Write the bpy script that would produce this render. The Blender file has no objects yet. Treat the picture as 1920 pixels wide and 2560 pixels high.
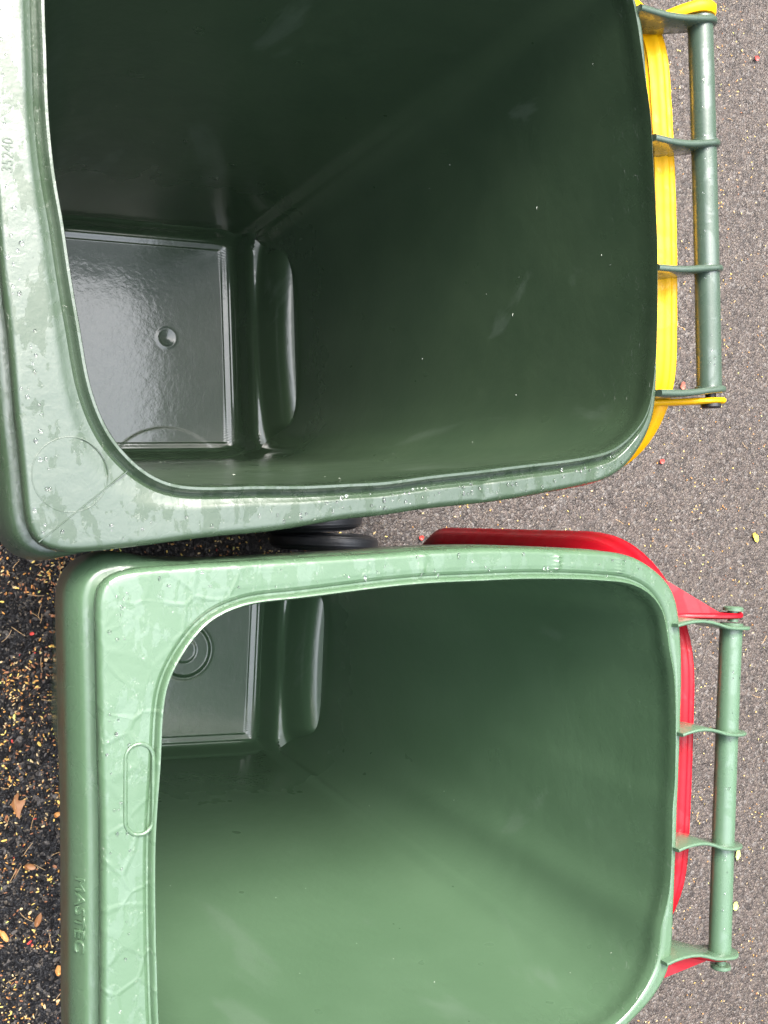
import bpy, bmesh, math, random
import numpy as np
from mathutils import Vector, Matrix, noise
R = math.radians
random.seed(4)
scene = bpy.context.scene

# ------------------------------------------------------------ camera
TILT, CAM_H = 28.0, 1.918
cam = bpy.data.cameras.new("camera"); co = bpy.data.objects.new("camera", cam)
scene.collection.objects.link(co); scene.camera = co
co.location = (0, 0, CAM_H); co.rotation_euler = (0, -R(TILT), 0)
cam.sensor_fit = 'VERTICAL'; cam.sensor_height = 36; cam.sensor_width = 27
cam.lens = 36 * 1.0729; cam.clip_start = 0.02; cam.clip_end = 500
cam.dof.use_dof = True; cam.dof.focus_distance = 1.25; cam.dof.aperture_fstop = 22

# ------------------------------------------------------------ sky, sun, exposure
SUN_EL, SUN_AZ = R(50), R(97)           # azimuth counter-clockwise from +X
w = bpy.data.worlds.new("World"); scene.world = w; w.use_nodes = True
nt = w.node_tree; nt.nodes.clear()
out = nt.nodes.new('ShaderNodeOutputWorld'); bg = nt.nodes.new('ShaderNodeBackground')
sky = nt.nodes.new('ShaderNodeTexSky'); sky.sky_type = 'NISHITA'; sky.sun_disc = False
sky.sun_elevation = SUN_EL; sky.sun_rotation = R(90) - SUN_AZ
sky.air_density = 1.6; sky.dust_density = 6.0; sky.ozone_density = 1.0
hs = nt.nodes.new('ShaderNodeHueSaturation'); hs.inputs['Saturation'].default_value = 0.38
tc = nt.nodes.new('ShaderNodeTexCoord')
cl = nt.nodes.new('ShaderNodeTexNoise'); cl.inputs['Scale'].default_value = 2.3; cl.inputs['Detail'].default_value = 5
cr = nt.nodes.new('ShaderNodeMapRange'); cr.inputs['From Min'].default_value = .35; cr.inputs['From Max'].default_value = .68
cr.inputs['To Min'].default_value = .8; cr.inputs['To Max'].default_value = 1.35
mx = nt.nodes.new('ShaderNodeVectorMath'); mx.operation = 'SCALE'
nt.links.new(tc.outputs['Generated'], cl.inputs['Vector']); nt.links.new(cl.outputs['Fac'], cr.inputs['Value'])
nt.links.new(sky.outputs['Color'], hs.inputs['Color']); nt.links.new(hs.outputs['Color'], mx.inputs[0])
sx = nt.nodes.new('ShaderNodeSeparateXYZ'); nt.links.new(tc.outputs['Generated'], sx.inputs[0])
zg = nt.nodes.new('ShaderNodeMapRange'); zg.interpolation_type = 'SMOOTHSTEP'      # overcast: brightest overhead
for k_, v_ in (('From Min', .45), ('From Max', .97), ('To Min', .38), ('To Max', 8.0)): zg.inputs[k_].default_value = v_
mm = nt.nodes.new('ShaderNodeMath'); mm.operation = 'MULTIPLY'
nt.links.new(sx.outputs['Z'], zg.inputs['Value']); nt.links.new(zg.outputs['Result'], mm.inputs[0]); nt.links.new(cr.outputs['Result'], mm.inputs[1])
nt.links.new(mm.outputs[0], mx.inputs['Scale'])
nt.links.new(mx.outputs['Vector'], bg.inputs['Color']); bg.inputs['Strength'].default_value = 0.11
nt.links.new(bg.outputs['Background'], out.inputs['Surface'])
sl = bpy.data.lights.new("sun", 'SUN'); sl.energy = 2.5; sl.angle = R(28); sl.color = (1, .97, .92)
so = bpy.data.objects.new("sun", sl); scene.collection.objects.link(so)
sd = Vector((math.cos(SUN_AZ) * math.cos(SUN_EL), math.sin(SUN_AZ) * math.cos(SUN_EL), math.sin(SUN_EL)))
so.rotation_euler = sd.to_track_quat('Z', 'Y').to_euler(); so.location = sd * 20
vs = scene.view_settings; vs.view_transform = 'Standard'; vs.look = 'None'; vs.gamma = 1; vs.exposure = 0.42

# ------------------------------------------------------------ helpers
C = scene.collection
def link(o, parent=None):
    C.objects.link(o)
    if parent: o.parent = parent
    return o
def mesh_obj(name, verts, faces, mat, parent=None, smooth=True, mats=None, fmi=None, sharp=None):
    me = bpy.data.meshes.new(name); me.from_pydata([tuple(v) for v in verts], [], faces)
    for m in (mats or [mat]): me.materials.append(m)
    if smooth: me.polygons.foreach_set('use_smooth', [True] * len(me.polygons))
    if fmi: me.polygons.foreach_set('material_index', fmi)
    me.update()
    if sharp: me.set_sharp_from_angle(angle=R(sharp))
    return link(bpy.data.objects.new(name, me), parent)
def bm_obj(name, bm, mat, parent=None, smooth=True, sharp=35):
    bmesh.ops.recalc_face_normals(bm, faces=bm.faces)
    me = bpy.data.meshes.new(name); bm.to_mesh(me); bm.free(); me.materials.append(mat)
    if smooth:
        me.polygons.foreach_set('use_smooth', [True] * len(me.polygons)); me.set_sharp_from_angle(angle=R(sharp))
    return link(bpy.data.objects.new(name, me), parent)
def empty(name, loc, rz, label, cat, group=None):
    o = link(bpy.data.objects.new(name, None)); o.location = loc; o.rotation_euler = (0, 0, rz); o.empty_display_size = .1
    o['label'] = label; o['category'] = cat
    if group: o['group'] = group
    return o
def smoothstep(a, b, x):
    t = np.clip((x - a) / (b - a), 0, 1); return t * t * (3 - 2 * t)
def tube(bm, pts, r, n=12, closed=False, squash=1.0, caps=True):
    pts = [Vector(p) for p in pts]; m = len(pts); rings = []
    for i, p in enumerate(pts):
        a = pts[(i - 1) % m] if (closed or i) else p; b = pts[(i + 1) % m] if (closed or i < m - 1) else p
        t = (b - a).normalized(); up = Vector((0, 0, 1)) if abs(t.z) < .9 else Vector((1, 0, 0))
        s = t.cross(up).normalized(); u = s.cross(t)
        rr = r(i / (m - 1)) if callable(r) else r
        rings.append([bm.verts.new(p + s * math.cos(k * 2 * math.pi / n) * rr + u * math.sin(k * 2 * math.pi / n) * rr * squash) for k in range(n)])
    for i in range(m if closed else m - 1):
        A, B = rings[i], rings[(i + 1) % m]
        for k in range(n): bm.faces.new((A[k], A[(k + 1) % n], B[(k + 1) % n], B[k]))
    if not closed and caps: bm.faces.new(rings[0][::-1]); bm.faces.new(rings[-1])
def lathe_y(bm, prof, c, n=48):
    """profile of (y, radius) turned about an axis along Y through c"""
    rings = []
    for y, r in prof:
        rings.append([bm.verts.new((c[0] + math.cos(k * 2 * math.pi / n) * r, c[1] + y, c[2] + math.sin(k * 2 * math.pi / n) * r)) for k in range(n)])
    for A, B in zip(rings, rings[1:]):
        for k in range(n): bm.faces.new((A[k], A[(k + 1) % n], B[(k + 1) % n], B[k]))
    bm.faces.new(rings[0][::-1]); bm.faces.new(rings[-1])

# ------------------------------------------------------------ materials
class N:
    def __init__(s, name):
        s.m = bpy.data.materials.new(name); s.m.use_nodes = True; s.t = s.m.node_tree
        s.b = s.t.nodes['Principled BSDF']; s.tc = s.t.nodes.new('ShaderNodeTexCoord')
    def n(s, ty, **k):
        o = s.t.nodes.new(ty)
        for a, v in k.items():
            if a in o.inputs: o.inputs[a].default_value = v
            else: setattr(o, a, v)
        return o
    def l(s, a, b): s.t.links.new(a, b)
    def obj(s, scale=(1, 1, 1), rot=(0, 0, 0)):
        mp = s.n('ShaderNodeMapping'); mp.inputs['Scale'].default_value = scale; mp.inputs['Rotation'].default_value = rot
        s.l(s.tc.outputs['Object'], mp.inputs['Vector']); return mp.outputs['Vector']
    def noise(s, vec, scale, detail=4, rough=.55, dist=0):
        o = s.n('ShaderNodeTexNoise'); o.inputs['Scale'].default_value = scale; o.inputs['Detail'].default_value = detail
        o.inputs['Roughness'].default_value = rough; o.inputs['Distortion'].default_value = dist
        s.l(vec, o.inputs['Vector']); return o.outputs['Fac']
    def mr(s, v, a, b, c, d, smooth=False):
        o = s.n('ShaderNodeMapRange'); o.interpolation_type = 'SMOOTHSTEP' if smooth else 'LINEAR'
        for k, x in zip(('From Min', 'From Max', 'To Min', 'To Max'), (a, b, c, d)): o.inputs[k].default_value = x
        s.l(v, o.inputs['Value']); return o.outputs['Result']
    def math(s, op, a, b=None):
        o = s.n('ShaderNodeMath'); o.operation = op
        for i, v in enumerate((a, b)):
            if v is None: continue
            if isinstance(v, (int, float)): o.inputs[i].default_value = v
            else: s.l(v, o.inputs[i])
        return o.outputs[0]
    def mix(s, f, a, b):
        o = s.n('ShaderNodeMix'); o.data_type = 'RGBA'
        if isinstance(f, (int, float)): o.inputs[0].default_value = f
        else: s.l(f, o.inputs[0])
        for i, v in ((6, a), (7, b)):
            if isinstance(v, tuple): o.inputs[i].default_value = (*v, 1)
            else: s.l(v, o.inputs[i])
        return o.outputs[2]
    def bump(s, h, strength, dist, normal=None):
        o = s.n('ShaderNodeBump'); o.inputs['Strength'].default_value = strength; o.inputs['Distance'].default_value = dist
        s.l(h, o.inputs['Height'])
        if normal: s.l(normal, o.inputs['Normal'])
        return o.outputs['Normal']
    def pos(s):
        o = s.n('ShaderNodeSeparateXYZ'); s.l(s.tc.outputs['Object'], o.inputs[0]); return o.outputs

def bin_plastic(name, base, faded, creases, wetness, xfront):
    g = N(name); b = g.b; X, Y, Z = g.pos()
    top = g.mr(Z, .9, .985, 0, 1)                       # rim versus the rest of the body
    n1 = g.noise(g.obj(), 9, 5); n2 = g.noise(g.obj((1, 1, 1)), 55, 4, .6)
    col = g.mix(g.mr(n1, .35, .7, 0, 1), tuple(base), tuple(faded))
    sc_ = g.noise(g.obj((1, 1, .5)), 5, 5, .6, 1.5)             # broad pale scuffs inside
    col = g.mix(g.math('MULTIPLY', g.mr(sc_, .60, .66, 0, .14), g.mr(Z, .95, .9, 0, 1)), col, (.16, .20, .17))
    # grime gathering on the floor: specks
    sp = g.noise(g.obj(), 210, 2, .5)
    spk = g.math('MULTIPLY', g.mr(sp, .77, .80, 0, 1), g.mr(Z, .1, .2, .25, 0))
    col = g.mix(spk, col, (.02, .02, .015))
    dirt = g.math('MULTIPLY', g.mr(Z, .942, .930, 0, .85), g.mr(Z, .88, .90, 0, 1)); dirt = g.math('MULTIPLY', dirt, g.mr(g.noise(g.obj(), 60, 4), .3, .6, .6, 1))
    dirt = g.math('MULTIPLY', dirt, g.mr(X, xfront - .06, xfront - .1, 0, 1))
    if creases: col = g.mix(dirt, col, (.085, .050, .022))
    g.l(col, b.inputs['Base Color'])
    # wet film: streaks along the lip, islands elsewhere
    wa = g.noise(g.obj((3.2, 1, 1)), 16, 4, .62, .5)
    wb = g.noise(g.obj(), 70, 3, .6, .8)
    wet = g.mr(g.math('ADD', g.math('MULTIPLY', wa, .7), g.math('MULTIPLY', wb, .3)), .47 - wetness, .50 - wetness, 0, 1)
    wetm = g.math('MAXIMUM', g.math('MULTIPLY', wet, g.mr(Z, .9, .99, 0, 1)), g.mr(Z, .06, .30, .35, 0))
    fl = g.mr(Z, .07, .30, 1, 0)                        # floor is glossier
    rough = g.mr(g.noise(g.obj(), 24, 2, .5), 0, 1, .17, .37)
    rough = g.math('SUBTRACT', g.math('MULTIPLY', rough, g.mr(fl, 0, 1, 1, .35)), 0)
    rough = g.math('ADD', rough, g.math('MULTIPLY', g.math('SUBTRACT', g.math('SUBTRACT', 1, top), fl), .05))
    g.l(rough, b.inputs['Roughness'])
    b.inputs['IOR'].default_value = 1.58
    g.l(g.math('MULTIPLY', wetm, .95), b.inputs['Coat Weight']); b.inputs['Coat Roughness'].default_value = .06
    b.inputs['Coat IOR'].default_value = 1.42
    fine = g.noise(g.obj(), 420, 2, .5)
    med = g.noise(g.obj(), 26, 4, .55)
    flo = g.noise(g.obj(), 120, 4, .65, .6)
    nrm = g.bump(g.math('MULTIPLY', fine, g.mr(Z, .5, .95, .1, 1)), .12, .0006)
    nrm = g.bump(g.math('MULTIPLY', med, g.mr(Z, .03, .1, .35, 1)), .35, .0025, nrm)
    nrm = g.bump(g.math('MULTIPLY', flo, g.mr(Z, .03, .07, 1, 0)), .16, .0014, nrm)
    if creases:
        wv = g.n('ShaderNodeVectorMath'); wv.operation = 'ADD'
        wn = g.n('ShaderNodeTexNoise'); wn.inputs['Scale'].default_value = 9
        g.l(g.obj(), wn.inputs['Vector']); ws = g.n('ShaderNodeVectorMath'); ws.operation = 'SCALE'; ws.inputs['Scale'].default_value = .035
        g.l(wn.outputs['Color'], ws.inputs[0]); g.l(g.obj(), wv.inputs[0]); g.l(ws.outputs[0], wv.inputs[1])
        sc = g.n('ShaderNodeVectorMath'); sc.operation = 'MULTIPLY'; sc.inputs[1].default_value = (1, 1, 0)
        g.l(wv.outputs[0], sc.inputs[0])
        v = g.n('ShaderNodeTexVoronoi'); v.feature = 'DISTANCE_TO_EDGE'; v.inputs['Scale'].default_value = 30; v.inputs['Randomness'].default_value = .72
        g.l(sc.outputs[0], v.inputs['Vector'])
        e = g.mr(v.outputs['Distance'], 0, .10, 1, 0, True)
        mask = g.math('MULTIPLY', g.mr(X, xfront, xfront + .05, 1, 0), g.mr(Z, .985, .992, 0, 1))
        nrm = g.bump(g.math('MULTIPLY', g.math('MULTIPLY', e, mask), g.mr(g.noise(g.obj(), 14, 2), .38, .55, .3, 1)), .30, .0014, nrm)
    g.l(nrm, b.inputs['Normal'])
    ridge = g.bump(g.math('MULTIPLY', g.math('ADD', wet, g.math('MULTIPLY', wb, .6)), g.mr(Z, .5, .9, .12, 1)), .75, .0018, nrm)
    g.l(ridge, b.inputs['Coat Normal'])
    return g.m
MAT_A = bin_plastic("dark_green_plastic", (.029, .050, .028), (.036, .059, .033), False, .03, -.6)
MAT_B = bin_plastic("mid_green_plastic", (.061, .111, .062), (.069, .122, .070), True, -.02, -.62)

def simple_plastic(name, col, rough=.35, vary=.15, sss=0):
    g = N(name); n1 = g.noise(g.obj(), 30, 4)
    c2 = tuple(c * (1 - vary) for c in col)
    g.l(g.mix(n1, col, c2), g.b.inputs['Base Color'])
    g.l(g.mr(g.noise(g.obj(), 60, 3), .3, .7, rough - .08, rough + .08), g.b.inputs['Roughness'])
    if sss: g.b.inputs['Specular IOR Level'].default_value = .28
    wet = g.mr(g.noise(g.obj(), 22, 4, .6, .6), .5, .54, 0, sss or .8); g.l(wet, g.b.inputs['Coat Weight']); g.b.inputs['Coat Roughness'].default_value = .08
    g.l(g.bump(g.noise(g.obj(), 90, 4), .25, .001), g.b.inputs['Normal'])
    return g.m
YEL = simple_plastic("yellow_plastic", (.82, .43, .001), .5, .08, .25)
RED = simple_plastic("red_plastic", (.34, .002, .010), .5, .12, .25)
GRN_A = simple_plastic("handle_green_dark", (.052, .080, .058), .28, .12)
GRN_B = simple_plastic("handle_green_mid", (.078, .138, .085), .30, .12)
BLK = simple_plastic("black_plastic", (.012, .012, .013), .45, .2)
def tyre_mat():
    g = N("tyre_rubber")
    g.l(g.mix(g.noise(g.obj(), 25, 4), (.006, .007, .009), (.018, .019, .021)), g.b.inputs['Base Color'])
    g.b.inputs['Roughness'].default_value = .38
    X, Y, Z = g.pos()
    r = g.math('SQRT', g.math('ADD', g.math('MULTIPLY', X, X), g.math('MULTIPLY', Z, Z)))
    wv = g.math('SINE', g.math('MULTIPLY', r, 2200))
    g.l(g.bump(g.math('ADD', wv, g.math('MULTIPLY', g.noise(g.obj(), 200, 3), 1.5)), .5, .0006), g.b.inputs['Normal'])
    return g.m
TYR = tyre_mat()
def water_mat():
    g = N("water_drop"); g.b.inputs['Base Color'].default_value = (1, 1, 1, 1); g.b.inputs['Roughness'].default_value = .02
    g.b.inputs['Transmission Weight'].default_value = 1; g.b.inputs['IOR'].default_value = 1.33; return g.m
WAT = water_mat()

# ------------------------------------------------------------ ground
def asphalt():
    g = N("wet_asphalt"); v0 = g.obj()
    wn = g.n('ShaderNodeTexNoise'); wn.inputs['Scale'].default_value = 90; wn.inputs['Detail'].default_value = 3; g.l(v0, wn.inputs['Vector'])
    ws = g.n('ShaderNodeVectorMath'); ws.operation = 'SCALE'; ws.inputs['Scale'].default_value = .006; g.l(wn.outputs['Color'], ws.inputs[0])
    va = g.n('ShaderNodeVectorMath'); va.operation = 'ADD'; g.l(v0, va.inputs[0]); g.l(ws.outputs[0], va.inputs[1]); v = va.outputs[0]
    def vor(scale):
        a = g.n('ShaderNodeTexVoronoi'); a.feature = 'F1'; a.inputs['Scale'].default_value = scale; g.l(v, a.inputs['Vector'])
        e = g.n('ShaderNodeTexVoronoi'); e.feature = 'DISTANCE_TO_EDGE'; e.inputs['Scale'].default_value = scale; g.l(v, e.inputs['Vector'])
        s = g.n('ShaderNodeSeparateColor'); g.l(a.outputs['Color'], s.inputs[0]); return a.outputs['Distance'], e.outputs['Distance'], s.outputs
    d1, e1, c1 = vor(135); d2, e2, c2 = vor(330)
    dome = g.mr(e1, 0, .33, 0, 1, True)
    h = g.math('ADD', g.math('MULTIPLY', dome, g.mr(c1[0], 0, 1, .35, 1)), g.math('MULTIPLY', g.mr(e2, 0, .3, 0, 1), .30))
    h = g.math('ADD', h, g.math('MULTIPLY', g.noise(v0, 45, 3), .8))
    PX = g.pos()[0]; light = g.mr(PX, .55, 1.15, 0, 1, True)      # left shade and right grazing brightness painted into colour; right also drier
    col = g.mix(g.mr(c1[1], 0, 1, 0, 1), g.mix(light, (.006, .006, .007), (.029, .023, .020)), g.mix(light, (.020, .020, .022), (.082, .064, .055)))
    col = g.mix(g.mr(c1[2], .86, .95, 0, .8), col, (.14, .125, .115))
    col = g.mix(g.mr(c2[0], .90, .95, 0, .7), col, (.16, .13, .10))
    col = g.mix(g.mr(e1, 0, .07, .8, 0), col, (.010, .009, .009))
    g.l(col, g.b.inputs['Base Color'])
    g.l(g.math('ADD', g.mr(g.noise(v0, 14, 3), .3, .7, .16, .30), g.math('MULTIPLY', light, .18)), g.b.inputs['Roughness'])
    g.l(g.mr(light, 0, 1, .40, .45), g.b.inputs['Specular IOR Level'])
    g.l(g.bump(g.math('MULTIPLY', h, g.mr(light, 0, 1, 1, .5)), 1.0, .0034), g.b.inputs['Normal'])
    return g.m
gm = bpy.data.meshes.new("ground"); S = 60
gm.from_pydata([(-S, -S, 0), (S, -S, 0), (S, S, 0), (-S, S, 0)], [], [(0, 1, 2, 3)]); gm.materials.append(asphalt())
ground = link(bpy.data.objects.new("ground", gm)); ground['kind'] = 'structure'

# ------------------------------------------------------------ bins
NA = 420
ANG = np.linspace(-math.pi, math.pi, NA, endpoint=False)
def catmull(pts, k=14):
    P = np.array(pts); n = len(P); o = []
    for i in range(n):
        a, b, c, d = P[i - 1], P[i], P[(i + 1) % n], P[(i + 2) % n]
        for t in np.linspace(0, 1, k, endpoint=False):
            o.append(.5 * ((2 * b) + (c - a) * t + (2 * a - 5 * b + 4 * c - d) * t * t + (3 * b - 3 * c + d - a) * t ** 3))
    return np.array(o)
def radial(pts, ctr, smooth=1.6):
    D = catmull(pts) - np.array(ctr); th = np.arctan2(D[:, 1], D[:, 0]); r = np.hypot(D[:, 0], D[:, 1])
    i = np.argsort(th); rr = np.interp(ANG, th[i], r[i], period=2 * math.pi)
    k = np.exp(-.5 * (np.arange(-6, 7) / smooth) ** 2); k /= k.sum()
    return sum(k[j] * np.roll(rr, j - 6) for j in range(13))
def rrect(x0, x1, y0, y1, r, ctr, smooth=5.0):
    pts = []
    for cx, cy, a0 in ((x1 - r, y1 - r, 0), (x0 + r, y1 - r, 90), (x0 + r, y0 + r, 180), (x1 - r, y0 + r, 270)):
        for a in range(0, 91, 15): pts.append((cx + r * math.cos(R(a0 + a)), cy + r * math.sin(R(a0 + a))))
    D = []
    n = len(pts)
    for i in range(n):
        for t in np.linspace(0, 1, 12, endpoint=False): D.append(np.array(pts[i]) * (1 - t) + np.array(pts[(i + 1) % n]) * t)
    D = np.array(D) - np.array(ctr); th = np.arctan2(D[:, 1], D[:, 0]); rr = np.hypot(D[:, 0], D[:, 1]); i = np.argsort(th)
    q = np.interp(ANG, th[i], rr[i], period=2 * math.pi)
    k = np.exp(-.5 * (np.arange(-15, 16) / smooth) ** 2); k /= k.sum()
    return sum(k[j] * np.roll(q, j - 15) for j in range(31))

def _sm(xs, pts):
    y = np.interp(xs, *zip(*pts)); k = np.exp(-.5 * (np.arange(-8, 9) / 3.0) ** 2); k /= k.sum(); return np.convolve(np.pad(y, 8, 'edge'), k, 'valid')
PXs = np.arange(-.02, .12, .0008)
PZ1 = _sm(PXs, [(0, 0), (.005, .010), (.009, .034), (.013, .052), (.019, .060), (.03, .061), (.12, .062)])
PZ2 = _sm(PXs, [(0, 0), (.020, 0), (.024, .004), (.030, .030), (.037, .052), (.045, .064), (.056, .070), (.12, .071)])
def make_body(root, P):
    ctr = np.array(P['ctr']); U = np.stack([np.cos(ANG), np.sin(ANG)], 1)
    rI, rO = radial(P['inner'], ctr), radial(P['outer'], ctr)
    I = ctr + U * rI[:, None]; O = ctr + U * rO[:, None]
    def nrm(c):
        t = np.roll(c, -1, 0) - np.roll(c, 1, 0); n = np.stack([t[:, 1], -t[:, 0]], 1); return n / np.linalg.norm(n, axis=1)[:, None]
    nI, nO = nrm(I), nrm(O); W = np.linalg.norm(O - I, axis=1)
    bx0, bx1, by0, by1, br = P['bottom']; bc = np.array([(bx0 + bx1) / 2 - .02, (by0 + by1) / 2])
    rB = rrect(bx0, bx1, by0, by1, br, bc); B = bc + U * rB[:, None]
    def zf(x, y):
        ycb = (by0 + by1) / 2; hw = (by1 - by0) / 2; dy = np.abs(y - ycb)
        z = np.full_like(x, .040); gx = x - P['ramp']
        m = 1 - smoothstep(hw - .055, hw - .012, dy)
        gl = gx - .016 * (dy / hw) ** 2
        z = z + np.interp(gx, PXs, PZ1) + np.interp(gl, PXs, PZ2) * m
        # recessed panel with a sharp step all round
        px0, px1, py = bx0 + .03, P['ramp'] - .006, hw - .017
        q = np.maximum(np.maximum(px0 - x, x - px1), dy - py)
        z = z + .0022 * smoothstep(-.0012, .0012, q + .011) + .0016 * smoothstep(-.011, 0, q) + .0022 * smoothstep(-.0012, .0012, q) + .010 * smoothstep(.002, .02, q) * (gx < .002)
        if P['kind'] == 'A':
            r = np.hypot(x + .336, y + .028); z = z + .0006 * np.exp(-((r - .016) / .003) ** 2) - .0016 * np.exp(-(r / .009) ** 2)
            r2 = np.hypot((x + .345), (y + .30)); z = z - .0008 * smoothstep(.118, .112, r2)
        else:
            r = np.hypot(x + .337, y - .054); z = z - .003 * smoothstep(.048, .042, r) - .002 * smoothstep(.024, .018, r)
            z = z + .0010 * np.exp(-((r - .049) / .003) ** 2)
        return z
    rings = []
    def ring(xy, z): rings.append(np.column_stack([xy, np.broadcast_to(z, NA)]))
    # cap: from the centre outwards
    ts = np.concatenate([np.linspace(.02, .52, 110), np.linspace(.525, 1, 130)])
    for t in ts:
        c = bc + U * (rB * t)[:, None]
        edge = smoothstep(.90, 1.0, np.full(NA, t)) ** 2 * .022 * (c[:, 0] < P['ramp'] + .02)
        ring(c, zf(c[:, 0], c[:, 1]) + edge)
    zb = rings[-1][:, 2]
    top = I + nI * .0015 * np.clip(W / .02, .1, 1)[:, None]
    for s in np.linspace(.01, 1, 60):
        z = zb + (.984 - zb) * s
        bulge = .004 * math.sin(math.pi * s)
        c = B * (1 - s) + top * s + nI * bulge
        if P['kind'] == 'A':      # slight moulded waist below the rim
            c = c + nI * (.0 * smoothstep(.80, .9, np.full(NA, s)) * (1 - smoothstep(.97, 1, np.full(NA, s))))[:, None]
        ring(c, z)
    # rim
    W = np.linalg.norm(O - I, axis=1); wd = (O - I)
    zr = np.zeros(NA)
    ks = np.clip((W - .001) / .030, .12, 1)[:, None]
    for (a, z) in P['bead']: ring(I + nI * a * ks, z)
    a0 = P['bead'][-1][0]; St = I + nI * a0 * ks
    for f in np.linspace(0, 1, 14):
        E = O - nO * .006 * np.clip(W / .02, .1, 1)[:, None]; c = St * (1 - f) + E * f
        z = P['bead'][-1][1] + (.9985 - P['bead'][-1][1]) * smoothstep(0, .25, f) * np.ones(NA)
        for (rx, side, dep, wid) in P['ribs']:
            sel = (np.sign(c[:, 1] - ctr[1]) == side); z = z + sel * dep * np.exp(-((c[:, 0] - rx) / wid) ** 2)
        ring(c, z)
    fr = smoothstep(P['sk'][0], P['sk'][1], O[:, 0])
    for (d, z) in ((-.0035, .9978), (-.0015, .9955), (-.0003, .992), (0, .988)): ring(O + nO * (d * np.clip(W / .02, .1, 1)[:, None]), z)
    def mixr(ds, zs, df, zf_): ring(O + nO * (ds * (1 - fr) + df * fr)[:, None], zs * (1 - fr) + zf_ * fr)
    lw = P['ledge']
    mixr(.0, .982, -.003, .982); mixr(.0, .976, -.006, .976); mixr(.0, .974, -.0065, .970)
    mixr(.0005, .973, -.005, .9655); mixr(.0005, .970, -.0005, .9650); mixr(.001, .967, .0030, .9645); mixr(.001, .966, .0055, .9625)
    mixr(.001, .965, .0072, .960); mixr(.001, .955, lw * .85, .950)
    mixr(.001, .945, lw, .940); mixr(.001, .935, lw + .001, .930); mixr(.001, .925, lw + .001, .915); mixr(.001, .92, lw, .9)
    kw = np.clip(W / .02, .1, 1)
    mixr(-.002 * kw, .92, lw - .003, .9); mixr(-.003 * kw, .93, lw - .004, .93); mixr(-.005 * kw, .965, 0, .955)
    # outer wall, offset from the inner one
    for s in (.955, .94, .8, .6, .4, .2, .05):
        z = zb * 0 + .03 + .95 * s
        c = B * (1 - s) + top * s; ring(c + nI * (.0045 + .004 * math.sin(math.pi * s) * (s < .9)), z)
    ring(B + nI * .004, .03); ring(B - nI * .006, .018); ring(B - nI * .03, .018)
    V = np.concatenate(rings); nr = len(rings); F = []
    for i in range(nr - 1):
        a, b = i * NA, (i + 1) * NA
        for k in range(NA):
            k2 = (k + 1) % NA; F.append((a + k, a + k2, b + k2, b + k))
    c0 = len(V); z0 = float(zf(np.array([bc[0]]), np.array([bc[1]]))[0])
    V = np.concatenate([V, [[bc[0], bc[1], z0], [bc[0], bc[1], .018]]])
    for k in range(NA):
        k2 = (k + 1) % NA; F.append((c0, k2, k)); F.append((c0 + 1, (nr - 1) * NA + k, (nr - 1) * NA + k2))
    o = mesh_obj('body', V, F, P['mat'], root, sharp=50)
    return o, I, O, nO

def make_bracket(root, P, yb, side):
    P = dict(P); P['xr'] = P['bstart'][0 if yb < -.15 else 1 if yb > .15 else 2]
    """vertical plate running from the rear of the body to the grip, its end a disc round the grip"""
    t = P['bt'] / 2; xs = np.linspace(P['xr'] - P['bin_'], 0, 9); prof = []
    rb = P['lobe']; z0 = P['hz']
    topl = [(x, z0 + rb - .004 + .004 * ((x - xs[0]) / -xs[0])) for x in xs[:-1]]
    arc = [(rb * math.sin(R(a)), z0 + rb * math.cos(R(a))) for a in range(0, 181, 15)]
    bot = [(x, z0 - rb - .024 * (1 - (x - xs[0]) / -xs[0]) ** 1.1) for x in xs[::-1][1:]]
    # build as strips: columns along x, upper and lower edge
    cols = [(x, zt, zb_) for (x, zt), (_, zb_) in zip(topl, bot[::-1])]
    for a in range(0, 86, 12): cols.append((rb * math.sin(R(a)), z0 + rb * math.cos(R(a)), z0 - rb * math.cos(R(a))))
    bm = bmesh.new(); L = []
    rr = t * .8
    for x, zt, zb_ in cols:
        yc = P['curve'](np.clip((x - xs[0]) / (rb - xs[0]), 0, 1), side) + yb
        ring = []
        h = (zt - zb_) / 2; e = min(rr, h * .8)
        for (dy, z) in ((-t, zb_ + e), (-t, zt - e), (-t * .7, zt - e * .3), (0, zt), (t * .7, zt - e * .3), (t, zt - e), (t, zb_ + e), (t * .7, zb_ + e * .3), (0, zb_), (-t * .7, zb_ + e * .3)):
            ring.append(bm.verts.new((x, yc + dy, z)))
        L.append(ring)
    for A, B in zip(L, L[1:]):
        for k in range(10): bm.faces.new((A[k], A[(k + 1) % 10], B[(k + 1) % 10], B[k]))
    bm.faces.new(L[0][::-1]); bm.faces.new(L[-1])
    return bm_obj('handle_bracket', bm, P['gmat'], root, sharp=60)

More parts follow.
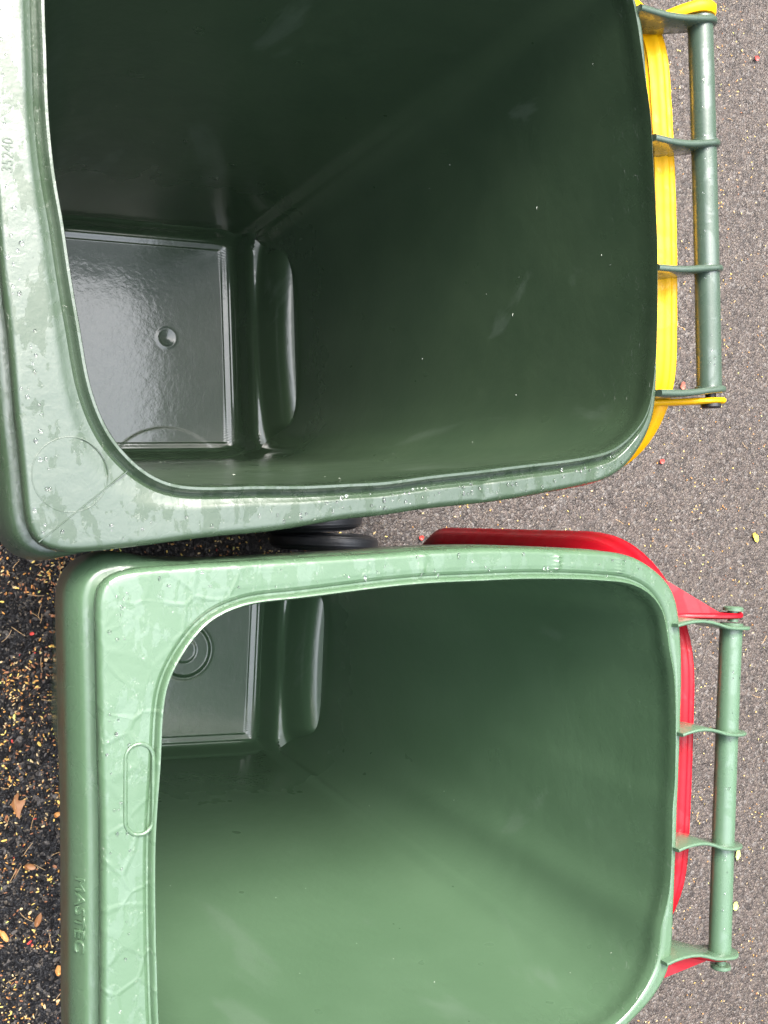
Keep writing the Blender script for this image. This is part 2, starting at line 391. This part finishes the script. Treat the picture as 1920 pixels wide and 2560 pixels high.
def make_lid(root, P):
    """lid swung right round, hanging behind the bin; s runs down from the hinge, n towards the rear"""
    hw, L, yc = P['lid_hw'], P['lid_len'], P['lid_yc']
    lean = R(P['lean']); x0, z0 = P['lid_x'], P['lid_z']
    n = 260; ang = np.linspace(-math.pi, math.pi, n, endpoint=False); cx = L * .5
    def outline(grow, cr=.085, cr2=P['cr2']):
        pts = []
        for (sx, sy, r, a0) in ((L + grow - cr, hw + grow - cr, cr, 0), (-grow + cr2, hw + grow - cr2, cr2, 90), (-grow + cr2, -hw - grow + cr2, cr2, 180), (L + grow - cr, -hw - grow + cr, cr, 270)):
            for a in range(0, 91, 6): pts.append((sx + r * math.cos(R(a0 + a)), sy + r * math.sin(R(a0 + a))))
        D = []
        for i in range(len(pts)):
            a, b = np.array(pts[i]), np.array(pts[(i + 1) % len(pts)])
            for t in np.linspace(0, 1, 10, endpoint=False): D.append(a * (1 - t) + b * t)
        D = np.array(D) - (cx, 0); th = np.arctan2(D[:, 1], D[:, 0]); r = np.hypot(D[:, 0], D[:, 1]); i = np.argsort(th)
        r = np.interp(ang, th[i], r[i], period=2 * math.pi)
        q = np.column_stack([cx + np.cos(ang) * r, np.sin(ang) * r])
        q[:, 0] -= P['bow'] * (1 - (q[:, 1] / hw) ** 2) * (q[:, 0] < cx)     # hinge side slightly bowed
        return q
    V = []; rings = 0
    def add(o, nn):
        nonlocal rings
        for s, y in o: V.append((s, y, nn + NB * (1 - min(1, (y / hw) ** 2)) * max(0, 1 - s / .25)))
        rings += 1
    D = P['dome']
    NB = P['nbow']
    for k in (.15, .35, .55, .72, .85, .93):
        o = outline(0); o = (o - (cx, 0)) * k + (cx, 0); add(o, -D * (1 - .35 * k ** 3))
    add(outline(-.012), -D * .62); add(outline(-.004), -D * .55); add(outline(0), -D * .46)
    add(outline(.001), -.024); add(outline(.0015), -.019); add(outline(.005), -.016); add(outline(.0075), -.013); add(outline(.008), -.010)
    add(outline(.006), -.0085); add(outline(.0045), -.006); add(outline(.0055), -.003)
    add(outline(.007), -.001); add(outline(.006), .0015); add(outline(.003), .001); add(outline(.001), -.004)
    add(outline(-.0025), -.018); add(outline(-.004), -D * .44); add(outline(-.014), -D * .58)
    for k in (.92, .8, .6, .35, .15):
        o = outline(0); o = (o - (cx, 0)) * k + (cx, 0); add(o, -D * (1 - .35 * k ** 3) + .0035)
    F = []
    for i in range(rings - 1):
        for k in range(n): F.append((i * n + k, i * n + (k + 1) % n, (i + 1) * n + (k + 1) % n, (i + 1) * n + k))
    F.append(tuple(range(n))[::-1]); F.append(tuple(range((rings - 1) * n, rings * n)))
    def tf(s, y, nn):
        return (x0 - s * math.sin(lean) + nn * math.cos(lean), yc + y, z0 - s * math.cos(lean) - nn * math.sin(lean))
    lid = mesh_obj('lid', [tf(*v) for v in V], F, P['lmat'], root, sharp=60)
    lid['label'] = P['lid_label']
    # arms
    for side in (1, -1):
        bm = bmesh.new(); yb = P['grip'][1] if side > 0 else P['grip'][0]
        path = P['arm'](side, yb); Lr = []
        t = .0062 if (P['kind'] == 'A' and side > 0) else .0034
        for i, (x, y, zt, zb_) in enumerate(path):
            e = min(.003, (zt - zb_) * .4)
            Lr.append([bm.verts.new(p) for p in ((x, y - t, zb_ + e), (x, y - t, zt - e), (x, y - t * .4, zt), (x, y + t * .4, zt), (x, y + t, zt - e), (x, y + t, zb_ + e), (x, y + t * .4, zb_), (x, y - t * .4, zb_))])
        for A, B in zip(Lr, Lr[1:]):
            for k in range(8): bm.faces.new((A[k], A[(k + 1) % 8], B[(k + 1) % 8], B[k]))
        bm.faces.new(Lr[0][::-1]); bm.faces.new(Lr[-1])
        if P['gusset']:
            a = path[0]; b = path[-5]; y0 = yb + side * .006
            tri = [(a[0] - .012, a[1] + side * .002, a[2] - .012), (a[0] - .012, a[1] + side * .056, a[2] - .014), (b[0], b[1] + side * .001, b[2] - .006)]
            q = [bm.verts.new(p) for p in tri] + [bm.verts.new((p[0], p[1], p[2] - .004)) for p in tri]
            for f in ((0, 1, 2), (5, 4, 3), (0, 3, 4, 1), (1, 4, 5, 2), (2, 5, 3, 0)): bm.faces.new([q[i] for i in f])
        bm_obj('hinge_arm', bm, P['lmat'], lid, sharp=50)
    return lid

def make_wheel(root, x, y0, y1, out):
    bm = bmesh.new(); w_ = y1 - y0; m = (y0 + y1) / 2; h = w_ / 2; r = .1
    lathe_y(bm, [(-h, .062), (-h, .072), (-h * .96, .0725), (-h * .95, .079), (-h * .88, .0795), (-h * .84, .087), (-h * .76, .0885), (-h * .6, .096), (-h * .2, r - .0006), (0, r - .001), (h * .2, r - .0006), (h * .6, .096), (h * .76, .0885), (h * .84, .087), (h * .88, .0795), (h * .95, .079), (h * .96, .0725), (h, .072), (h, .062)], (0, 0, 0), 96)
    o = bm_obj('wheel', bm, TYR, root); o.location = (x, m, .1)
    bm = bmesh.new(); lathe_y(bm, [(-h + .008, .015), (-h + .004, .050), (-h + .001, .063), (h - .001, .063), (h - .004, .050), (h - .008, .015)], (0, 0, 0), 48)
    bm_obj('rim', bm, BLK, o)
    return o

def drops(name, root, spots, mat):
    V, F = [], []
    bm = bmesh.new()
    for (x, y, z, r) in spots:
        m = bmesh.ops.create_uvsphere(bm, u_segments=10, v_segments=6, radius=1)
        sx, sy = r * random.uniform(.7, 1.2), r * random.uniform(.7, 1.5)
        for v in m['verts']: v.co = Vector((v.co.x * sx + x, v.co.y * sy + y, v.co.z * r * .42 + z + r * .1))
    o = bm_obj(name, bm, mat, root); o['kind'] = 'stuff'; return o

def text_part(root, body, loc, rot, size, depth, mat, fontsx=1.0):
    cu = bpy.data.curves.new("embossed_text", 'FONT'); cu.body = body; cu.size = size; cu.extrude = depth
    cu.space_character = 1.08; cu.align_x = 'CENTER'; cu.align_y = 'CENTER'; cu.bevel_depth = depth * .35; cu.bevel_resolution = 1
    tmp = bpy.data.objects.new("tmp", cu); C.objects.link(tmp)
    dg = bpy.context.evaluated_depsgraph_get(); me = bpy.data.meshes.new_from_object(tmp.evaluated_get(dg))
    bpy.data.objects.remove(tmp); me.name = "embossed_text"; me.materials.clear(); me.materials.append(mat)
    o = link(bpy.data.objects.new("embossed_text", me), root)
    M = Matrix((Vector(rot[0]).normalized(), Vector(rot[1]).normalized(), Vector(rot[0]).cross(Vector(rot[1])).normalized())).transposed()
    o.matrix_local = Matrix.Translation(loc) @ M.to_4x4() @ Matrix.Diagonal((fontsx, 1, 1, 1)); return o

def make_bin(P):
    root = empty('wheelie_bin', (*P['loc'], 0), R(P['rot']), P['label'], 'wheelie bin', 'open green wheelie bins standing side by side')
    body, I, O, nO = make_body(root, P)
    bm = bmesh.new(); y0, y1 = P['grip']
    n = 40
    pts = [(P['gx'] if False else 0 + P['gbend'] * (1 - (2 * i / n - 1) ** 2), y0 + (y1 - y0) * i / n, P['hz']) for i in range(n + 1)]
    tube(bm, pts, P['gr'], 28); bm_obj('handle_grip', bm, P['gmat'], root, sharp=60)
    for yb in P['brk']:
        make_bracket(root, P, yb, 1 if yb > (y0 + y1) / 2 else -1)
        bm = bmesh.new()
        yy = yb + float(P['curve'](1.0, 1 if yb > (y0 + y1) / 2 else -1))
        tube(bm, [(0, yy - .004, P['hz']), (0, yy - .003, P['hz']), (0, yy + .003, P['hz']), (0, yy + .004, P['hz'])], lambda t: P['gr'] + (.0005 if t in (0, 1) else P['coll']), 28)
        bm_obj('grip_collar', bm, P['gmat'], root, sharp=60)
    lid = make_lid(root, P)
    for side, y in ((1, P['pins'][1]), (-1, P['pins'][0])):
        bm = bmesh.new(); lathe_y(bm, [(-.012 * side, .006), (0, .006), (.0005 * side, .0115), (.004 * side, .0115), (.0055 * side, .0095)] if side > 0 else [(-.0055, .0095), (-.004, .0115), (-.0005, .0115), (0, .006), (.012, .006)], (0, 0, 0), 28)
        o = bm_obj('hinge_pin', bm, P['pmat'], root); o.location = (0.002, y, P['hz'])
    for (a, b, s) in P['wheels']: make_wheel(root, -.105, a, b, s)
    bm = bmesh.new(); tube(bm, [(-.105, P['wheels'][0][0], .1), (-.105, P['wheels'][1][1], .1)], .011, 16); bm_obj('axle', bm, BLK, root)
    return root, body, O, nO

A_in = [(-0.723, 0.096), (-0.723, 0.051), (-0.723, 0.006), (-0.72, -0.042), (-0.714, -0.085), (-0.711, -0.113), (-0.707, -0.145), (-0.703, -0.173), (-0.698, -0.21), (-0.691, -0.236), (-0.682, -0.256), (-0.671, -0.271), (-0.659, -0.283), (-0.644, -0.293), (-0.627, -0.299), (-0.598, -0.301), (-0.555, -0.301), (-0.511, -0.302), (-0.464, -0.301), (-0.425, -0.3), (-0.374, -0.295), (-0.321, -0.291), (-0.265, -0.286), (-0.206, -0.281), (-0.16, -0.274), (-0.138, -0.265), (-0.115, -0.248), (-0.101, -0.23), (-0.093, -0.202), (-0.086, -0.152), (-0.083, -0.089), (-0.082, -0.036), (-0.085, 0.039), (-0.087, 0.089), (-0.093, 0.125), (-0.098, 0.157), (-0.104, 0.191), (-0.108, 0.209),
        (-.122, .232), (-.15, .245), (-.22, .256), (-.35, .264), (-.5, .268), (-.62, .266), (-.665, .255), (-.695, .23), (-.712, .18), (-.72, .14)]
A_out = [(-0.765, -0.134), (-0.761, -0.18), (-0.759, -0.226), (-0.755, -0.282), (-0.752, -0.334), (-0.747, -0.346), (-0.736, -0.352), (-0.719, -0.355), (-0.662, -0.352), (-0.6, -0.347), (-0.535, -0.344), (-0.465, -0.336), (-0.426, -0.334), (-0.375, -0.329), (-0.294, -0.324), (-0.207, -0.314), (-0.161, -0.307), (-0.132, -0.295), (-0.11, -0.275), (-0.092, -0.25), (-0.083, -0.215), (-0.081, -0.16), (-0.0805, -0.101), (-0.0805, 0.0), (-0.082, 0.052), (-0.085, .12), (-0.088, 0.184), (-0.092, 0.197), (-0.098, 0.211),
         (-.108, .24), (-.13, .262), (-.165, .276), (-.22, .283), (-.35, .296), (-.5, .306), (-.65, .315), (-.735, .318), (-.758, .312), (-.768, .29), (-.771, .2), (-.771, .1), (-.770, 0), (-.768, -.07)]
B_in = [(-0.656, -0.154), (-0.66, -0.106), (-0.663, -0.066), (-0.666, -0.007), (-0.666, 0.032), (-0.665, 0.066), (-0.665, 0.111), (-0.662, 0.135), (-0.655, 0.152), (-0.644, 0.17), (-0.63, 0.186), (-0.613, 0.196), (-0.587, 0.204), (-0.543, 0.209), (-0.458, 0.22), (-0.407, 0.225), (-0.354, 0.228), (-0.299, 0.231), (-0.24, 0.232), (-0.194, 0.231), (-0.162, 0.229), (-0.136, 0.22), (-0.119, 0.206), (-0.11, 0.189), (-0.104, 0.161), (-0.094, 0.128), (-0.089, 0.077), (-0.087, 0.013), (-0.089, -0.012), (-0.088, -0.062), (-0.09, -0.107), (-0.101, -0.144), (-0.104, -0.174), (-0.116, -0.199), (-0.138, -0.223), (-0.164, -0.237),
        (-.20, -.243), (-.3, -.247), (-.45, -.246), (-.57, -.240), (-.61, -.232), (-.638, -.212), (-.65, -.185)]
B_out = [(-0.706, -0.146), (-0.71, -0.06), (-0.714, 0.017), (-0.717, 0.055), (-0.721, 0.113), (-0.725, 0.171), (-0.728, 0.213), (-0.724, 0.223), (-0.717, 0.229), (-0.703, 0.233), (-0.653, 0.238), (-0.568, 0.245), (-0.459, 0.254), (-0.409, 0.259), (-0.328, 0.264), (-0.242, 0.265), (-0.18, 0.264), (-0.148, 0.259), (-0.121, 0.247), (-0.1, 0.232), (-0.088, 0.214), (-0.082, 0.191), (-0.076, 0.14), (-0.076, 0.076), (-0.076, 0.012), (-0.076, -0.089), (-0.075, -0.14), (-0.076, -0.175), (-0.08, -0.195), (-0.099, -0.22), (-0.124, -0.238),
         (-.155, -.256), (-.2, -.267), (-.3, -.276), (-.45, -.280), (-.6, -.278), (-.67, -.274), (-.692, -.266), (-.70, -.25), (-.703, -.2)]

def arm_a(side, yb):
    pts = []
    for i, t in enumerate(np.linspace(0, 1, 14)):
        x = -.075 + t * .098
        if side < 0: y = yb - .008 - .001 * math.sin(t * 3)
        else: y = yb + .0115 - .030 * (1 - t) ** 1.6 + .004 * math.sin(t * 3.1)
        zt = .958 + .047 * smoothstep(0, .75, t); h = .030 if t < .8 else .030 * math.sqrt(max(.05, 1 - ((t - .8) / .21) ** 2))
        c = zt - .015; pts.append((x, y, c + h / 2, c - h / 2))
    return pts
def arm_b(side, yb):
    pts = []
    for i, t in enumerate(np.linspace(0, 1, 14)):
        x = -.085 + t * .103
        y = yb + side * (.009 - .004 * (1 - t) if side > 0 else .007 - .014 * (1 - t) ** 1.5)
        zt = .962 + .040 * smoothstep(0, .8, t); h = .028 if t < .8 else .028 * math.sqrt(max(.05, 1 - ((t - .8) / .21) ** 2))
        c = zt - .014; pts.append((x, y, c + h / 2, c - h / 2))
    return pts

PA = dict(kind='A', loc=(.9028, .3444), rot=1.9017, ctr=(-.40, -.02), inner=A_in, outer=A_out, mat=MAT_A, gmat=GRN_A, lmat=YEL, pmat=BLK,
          bottom=(-.60, -.154, -.240, .160, .088), ramp=-.216, bead=[(0, .990), (.0006, .9985), (.0022, 1.003), (.0045, 1.003), (.0062, 1.000), (.0074, .9935), (.0088, .9925), (.0105, .9935), (.0125, .996)],
          ribs=[(-.31, -1, -.0014, .006), (-.25, -1, .0008, .004), (-.17, -1, -.0012, .004)], sk=(-.69, -.745), ledge=.012,
          grip=(-.210, .212), gr=.0142, gbend=.001, hz=.992, brk=(-.206, -.070, .071, .208), bt=.0075, bin_=.0, bstart=(-.0835, -.0975, -.0820), xr=-.081, lobe=.019, coll=.0025,
          curve=lambda t, s: -.006 * (1 - smoothstep(.25, 1, t)) - .003 * np.sin(np.clip(t, 0, 1) * 3.14) * (s > 0),
          cr2=.125, nbow=.009, lid_hw=.286, lid_len=.53, lid_yc=-.004, lean=1.2, lid_x=-.0325, lid_z=.957, bow=.006, dome=.046, arm=arm_a, gusset=False,
          pins=(-.2215, .224), wheels=((-.376, -.338, -1), (.285, .325, 1)),
          lid_label='yellow lid hanging open behind the bin',
          label='dark green wheelie bin with a yellow lid swung open behind its handle')
PB = dict(kind='B', loc=(.9347, -.3150), rot=-2.7675, ctr=(-.38, 0.0), inner=B_in, outer=B_out, mat=MAT_B, gmat=GRN_B, lmat=RED, pmat=GRN_B,
          bottom=(-.56, -.134, -.125, .215, .08), ramp=-.200, bead=[(0, .990), (.0006, .9975), (.0022, 1.0018), (.004, 1.0015), (.0055, .9990), (.0066, .9950), (.0082, .9950), (.0100, .9972), (.012, .998)],
          ribs=[(-.415, 1, .0022, .0018), (-.255, 1, .0026, .0020), (-.172, 1, .002, .002), (-.575, 1, -.0006, .0012), (-.33, -1, .0014, .0022), (-.2, -1, .0014, .0022)], sk=(-.64, -.715), ledge=.014,
          grip=(-.186, .188), gr=.0128, gbend=-.001, hz=.992, brk=(-.182, -.060, .066, .186), bt=.0038, bin_=.004, bstart=(-.090, -.092, -.079), xr=-.076, lobe=.021, coll=.0004,
          curve=lambda t, s: .006 * np.sin(np.clip(t * 1.6, 0, 1) * 3.14) * (1 - t * .5) - .005 * smoothstep(.35, .8, t) * (s < 0) - .003 * smoothstep(.35, .8, t) * (s > 0),
          lid_hw=.262, lid_len=.57, lid_yc=.018, cr2=.17, nbow=.003, lean=2.6, lid_x=-.031, lid_z=.955, bow=.004, dome=.055, arm=arm_b, gusset=True,
          pins=(-.2005, .2015), wheels=((-.19, -.157, -1), (.240, .273, 1)),
          lid_label='red lid hanging open behind the bin',
          label='lighter green wheelie bin with a red lid swung open behind its handle')
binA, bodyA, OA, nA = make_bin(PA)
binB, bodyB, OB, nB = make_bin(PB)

# moulded marks on the lips
def ring_part(name, root, pts, r, mat, squash=.6):
    bm = bmesh.new(); tube(bm, pts, r, 8, closed=True, squash=squash); return bm_obj(name, bm, mat, root)
ring_part('moulded_circle', binA, [(-.716 + .031 * math.cos(a), -.290 + .031 * math.sin(a), .9985) for a in np.linspace(0, 2 * math.pi, 72, endpoint=False)], .0005, MAT_A)
def stadium(cx, cy, hx, hy, n=14):
    p = []
    for a in np.linspace(0, math.pi, n): p.append((cx + hx * math.cos(a), cy + (hy - hx) + hx * math.sin(a)))
    for a in np.linspace(math.pi, 2 * math.pi, n): p.append((cx + hx * math.cos(a), cy - (hy - hx) + hx * math.sin(a)))
    return p
ax = lambda p: [(x - (y - .047) * .045, y, .9985) for x, y in p]
ring_part('moulded_oval', binB, ax(stadium(-.6835, .047, .0120, .0385)), .0018, MAT_B, .8)
bm = bmesh.new(); tube(bm, [(-.653 - t * .095, -.276 - t * .072, .9986) for t in np.linspace(.17, .95, 12)], .0006, 6, squash=.6); bm_obj('mould_seam', bm, MAT_A, binA)
text_part(binB, "MASTEC", (-.7185, -.068, .9560), ((.05, -1, 0), (.50, 0, .87)), .0168, .0011, MAT_B, 1.0)
text_part(binA, "35240", (-.757, -.033, .9985), ((.05, 1, 0), (-1, .05, 0)), .0125, .0004, MAT_A, .85)

# rain drops
def lip_spots(O, nO, n, lo, hi, rmin=.0006, rmax=.002):
    s = []
    for _ in range(n):
        k = random.randrange(len(O)); d = random.uniform(lo, hi)
        if O[k][0] > -.13: continue
        p = O[k] - nO[k] * d; s.append((p[0], p[1], .9987, random.uniform(rmin, rmax) ** 1.0))
    return s
drops('water_drops', binA, lip_spots(OA, nA, 260, .006, .022) + [(random.uniform(-.015, .003), random.uniform(-.2, .2), 1.0055, random.uniform(.0006, .0014)) for _ in range(30)], WAT)
drops('water_drops', binB, lip_spots(OB, nB, 170, .006, .026, .0005, .0017) + [(random.uniform(-.012, .004), random.uniform(-.18, .18), 1.004, random.uniform(.0005, .0012)) for _ in range(24)], WAT)

def flecks(root, body, n, mat):
    vs_ = body.data.vertices; bm = bmesh.new(); k = 0
    while k < n:
        v = vs_[random.randrange(NA * 250, NA * 298)]
        if random.random() < .5 and v.co.y > 0: continue
        nn = Vector(v.normal); d = Vector((-.4, 0, .5)) - Vector((v.co.x, v.co.y, .5))
        d = Vector((-.38 - v.co.x, -v.co.y, 0)).normalized()
        t = d.cross(Vector((0, 0, 1))).normalized(); a = random.uniform(0, 6.28)
        L_, W_ = random.choice((.0005, .0008, .0012, .0025)), .00045
        u = t * math.cos(a) + Vector((0, 0, 1)) * math.sin(a); w_ = t * -math.sin(a) + Vector((0, 0, 1)) * math.cos(a)
        p = Vector(v.co) + d * .0006
        q = [bm.verts.new(p + u * L_), bm.verts.new(p + w_ * W_), bm.verts.new(p - u * L_), bm.verts.new(p - w_ * W_), bm.verts.new(p + d * .0006)]
        for i in range(4): bm.faces.new((q[i], q[(i + 1) % 4], q[4]))
        k += 1
    o = bm_obj('lint_flecks', bm, mat, root, smooth=False); o['kind'] = 'stuff'
LINT = simple_plastic("pale_lint", (.45, .48, .42), .6)
flecks(binA, bodyA, 50, LINT); flecks(binB, bodyB, 26, LINT)

# ------------------------------------------------------------ litter on the asphalt
def flat_mat(name, a, b, rough=.5):
    g = N(name); g.l(g.mix(g.noise(g.obj(), 180, 3), a, b), g.b.inputs['Base Color']); g.b.inputs['Roughness'].default_value = rough
    return g.m
SM = [flat_mat("seed_yellow", (.62, .40, .07), (.75, .56, .16)), flat_mat("seed_orange", (.50, .20, .035), (.62, .32, .07)),
      flat_mat("seed_straw", (.62, .48, .26), (.5, .34, .15)), flat_mat("seed_brown", (.20, .07, .025), (.32, .13, .05)),
      flat_mat("seed_red", (.45, .02, .02), (.6, .06, .04)), flat_mat("seed_lime", (.45, .48, .08), (.6, .6, .2))]
V, F, MI = [], [], []
def flake(x, y, L_, W_, a, h, mi):
    b = len(V); ca, sa = math.cos(a), math.sin(a); tx, ty = random.uniform(-.35, .35), random.uniform(-.35, .35); z = .0022
    for k in range(7):
        q = k * 2 * math.pi / 7; u, v = L_ * math.cos(q) * random.uniform(.85, 1.1), W_ * math.sin(q) * random.uniform(.85, 1.1)
        V.append((x + u * ca - v * sa, y + u * sa + v * ca, z + u * tx + v * ty))
    V.append((x, y, z + h)); V.append((x, y, z - h))
    for k in range(7):
        F.append((b + k, b + (k + 1) % 7, b + 7)); F.append((b + (k + 1) % 7, b + k, b + 8)); MI.extend((mi, mi))
def scatter(n, x0, x1, y0, y1, clump, wts, s=1.0):
    i = 0
    while i < n:
        x, y = random.uniform(x0, x1), random.uniform(y0, y1)
        if noise.noise(Vector((x * 16, y * 16, 1.3))) * clump + random.random() < .5: continue
        flake(x, y, random.uniform(.0016, .0034) * s, random.uniform(.0009, .0016) * s, random.uniform(0, 6.28), .0006, random.choices(range(6), wts)[0]); i += 1
scatter(900, .20, .50, -.90, 0.0, 1.3, (22, 22, 26, 28, 1, 3))
scatter(1500, .20, .50, -.90, 0.0, 1.6, (14, 30, 16, 46, 1, 2), .6)
scatter(420, .24, .48, -.30, -.02, 1.0, (12, 26, 14, 55, 1, 4), 1.15)
scatter(130, .20, .50, -.90, 0.0, 1.6, (30, 20, 20, 40, 1, 3), 1.7)
scatter(550, .5, 1.0, -.12, .12, 1.0, (25, 20, 25, 20, 1, 3))
scatter(2600, 1.0, 2.15, -1.3, 1.3, 1.0, (26, 22, 30, 14, 0, 4), .85)
me = bpy.data.meshes.new("fallen_seeds"); me.from_pydata(V, [], F)
for m in SM: me.materials.append(m)
me.polygons.foreach_set('material_index', MI)
so_ = link(bpy.data.objects.new("fallen_seeds", me)); so_['kind'] = 'stuff'
so_['label'] = 'tiny yellow and orange seeds and petals scattered over the wet asphalt'; so_['category'] = 'plant litter'
bm = bmesh.new()
for i in range(150):
    if i < 90: x, y = random.uniform(.2, .48), random.uniform(-.9, 0)
    else: x, y = random.uniform(1.1, 2.1), random.uniform(-1.3, 1.3)
    a = random.uniform(0, 6.28); L_ = random.uniform(.008, .028); cv = random.uniform(-.4, .4); pts = []
    for t in np.linspace(0, 1, 7):
        pts.append((x + math.cos(a + cv * t) * L_ * t, y + math.sin(a + cv * t) * L_ * t, .0035 + .0015 * math.sin(t * 3)))
    tube(bm, pts, .00042, 5)
ne = bm_obj('dry_needles', bm, flat_mat("needle_straw", (.38, .22, .09), (.55, .38, .2)), None); ne['kind'] = 'stuff'
ne['label'] = 'thin dry straw-coloured needles lying on the wet asphalt'; ne['category'] = 'plant litter'

def leaf(name, x, y, rot, outline, mat, label, curl=.004, group=None):
    o = empty(name, (0, 0, 0), 0, label, 'leaf', group) if False else None
    bm = bmesh.new(); c = bm.verts.new((0, 0, .004)); ring = []; n = len(outline); mid = []
    for (u, v) in outline: mid.append(bm.verts.new((u * .55, v * .55, .004 + curl * .4 * math.sin(u * 160 + v * 90))))
    for (u, v) in outline: ring.append(bm.verts.new((u, v, .004 + curl * (.3 + .7 * math.sin(u * 210 + v * 140) ** 2))))
    for k in range(n):
        bm.faces.new((c, mid[k], mid[(k + 1) % n])); bm.faces.new((mid[k], ring[k], ring[(k + 1) % n], mid[(k + 1) % n]))
    ex = bmesh.ops.extrude_face_region(bm, geom=bm.faces[:])
    for v in [g_ for g_ in ex['geom'] if isinstance(g_, bmesh.types.BMVert)]: v.co.z -= .0005
    ob = bm_obj(name, bm, mat, None, sharp=70); ob.location = (x, y, 0); ob.rotation_euler = (0, 0, rot)
    ob['label'] = label; ob['category'] = 'leaf'
    if group: ob['group'] = group
    return ob
BR = flat_mat("dry_leaf_brown", (.20, .085, .03), (.33, .15, .055), .45); OR = flat_mat("leaf_orange", (.48, .20, .05), (.58, .30, .10), .45)
YL = flat_mat("leaf_yellow", (.62, .42, .03), (.7, .52, .08), .45); GL = flat_mat("leaf_lime", (.38, .46, .10), (.5, .58, .2), .45)
RL = flat_mat("petal_red", (.55, .03, .03), (.65, .10, .07), .45); RB = flat_mat("leaf_rust", (.26, .07, .05), (.34, .12, .08), .5)
def oval(a, b, n=12, j=.12): return [(a * math.cos(q) * random.uniform(1 - j, 1 + j), b * math.sin(q) * random.uniform(1 - j, 1 + j)) for q in np.linspace(0, 2 * math.pi, n, endpoint=False)]
lobed = [(.020, -.012), (.010, -.001), (.0065, .006), (.004, .0125), (0, .016), (-.0035, .0085), (-.007, .006), (-.013, .0125), (-.018, .013), (-.0155, .005), (-.012, -.001), (-.009, -.007), (0, -.0085), (.008, -.011)]
G = 'fallen leaves on the wet asphalt'
leaf('fallen_leaf', .322, -.492, -.9, lobed, BR, 'large brown lobed leaf on the dark asphalt left of the red-lidded bin', group=G)
leaf('fallen_leaf', .341, -.597, -.3, oval(.010, .0055), BR, 'small oval brown leaf on the asphalt below the large lobed leaf', group=G)
leaf('fallen_leaf', .300, -.706, -1.0, oval(.013, .005), OR, 'pale orange pointed leaf on the asphalt, nearest the left edge of the photo', group=G)
leaf('fallen_leaf', .355, -.690, 1.2, oval(.012, .005), BR, 'brown narrow leaf on the asphalt close beside the bin front', group=G)
leaf('fallen_leaf', .387, -.515, .3, oval(.006, .0045), OR, 'salmon-orange crumpled leaf fragment beside the front of the red-lidded bin', group=G)
leaf('fallen_leaf', .389, -.780, 1.5, oval(.009, .006), OR, 'tan rounded leaf low on the left, by the front of the red-lidded bin', group=G)
leaf('fallen_petal', .345, -.205, .3, oval(.004, .003), RL, 'tiny red petal on the asphalt by the corner of the red-lidded bin', group=G)
leaf('fallen_petal', 1.102, -.052, .3, oval(.006, .0045), RL, 'red petal on the wet asphalt between the two bins, by the wheels', group=G)
leaf('fallen_petal', 1.734, .115, .3, oval(.006, .0055), RL, 'red petal on the asphalt below the yellow lid', group=G)
leaf('fallen_petal', 2.032, 1.091, .3, oval(.0065, .0055), RL, 'pink-red petal on the asphalt at the upper right, beyond the handle', group=G)
leaf('fallen_leaf', 1.797, .291, 1.3, oval(.010, .007), RB, 'rust-brown leaf scrap on the asphalt between yellow lid and handle', group=G)
leaf('fallen_leaf', 2.029, -.061, -1.0, oval(.013, .007), YL, 'yellow leaf on the asphalt at the right edge, level with the gap between bins', group=G)
leaf('fallen_leaf', 1.962, -.936, 1.6, oval(.011, .008), GL, 'pale lime leaf on the asphalt right of the handle, the lower of two', group=G)
leaf('fallen_leaf', 1.970, -.815, 1.4, oval(.013, .007), GL, 'pale lime leaf on the asphalt beside a handle bracket, the upper of two', group=G)
leaf('fallen_leaf', 1.590, .73, 1.4, oval(.028, .005), GL, 'long narrow green leaf on the asphalt between yellow lid and handle grip', group=G)

scene.render.engine = 'CYCLES'
scene.cycles.max_bounces = 8; scene.cycles.diffuse_bounces = 5; scene.cycles.transmission_bounces = 6
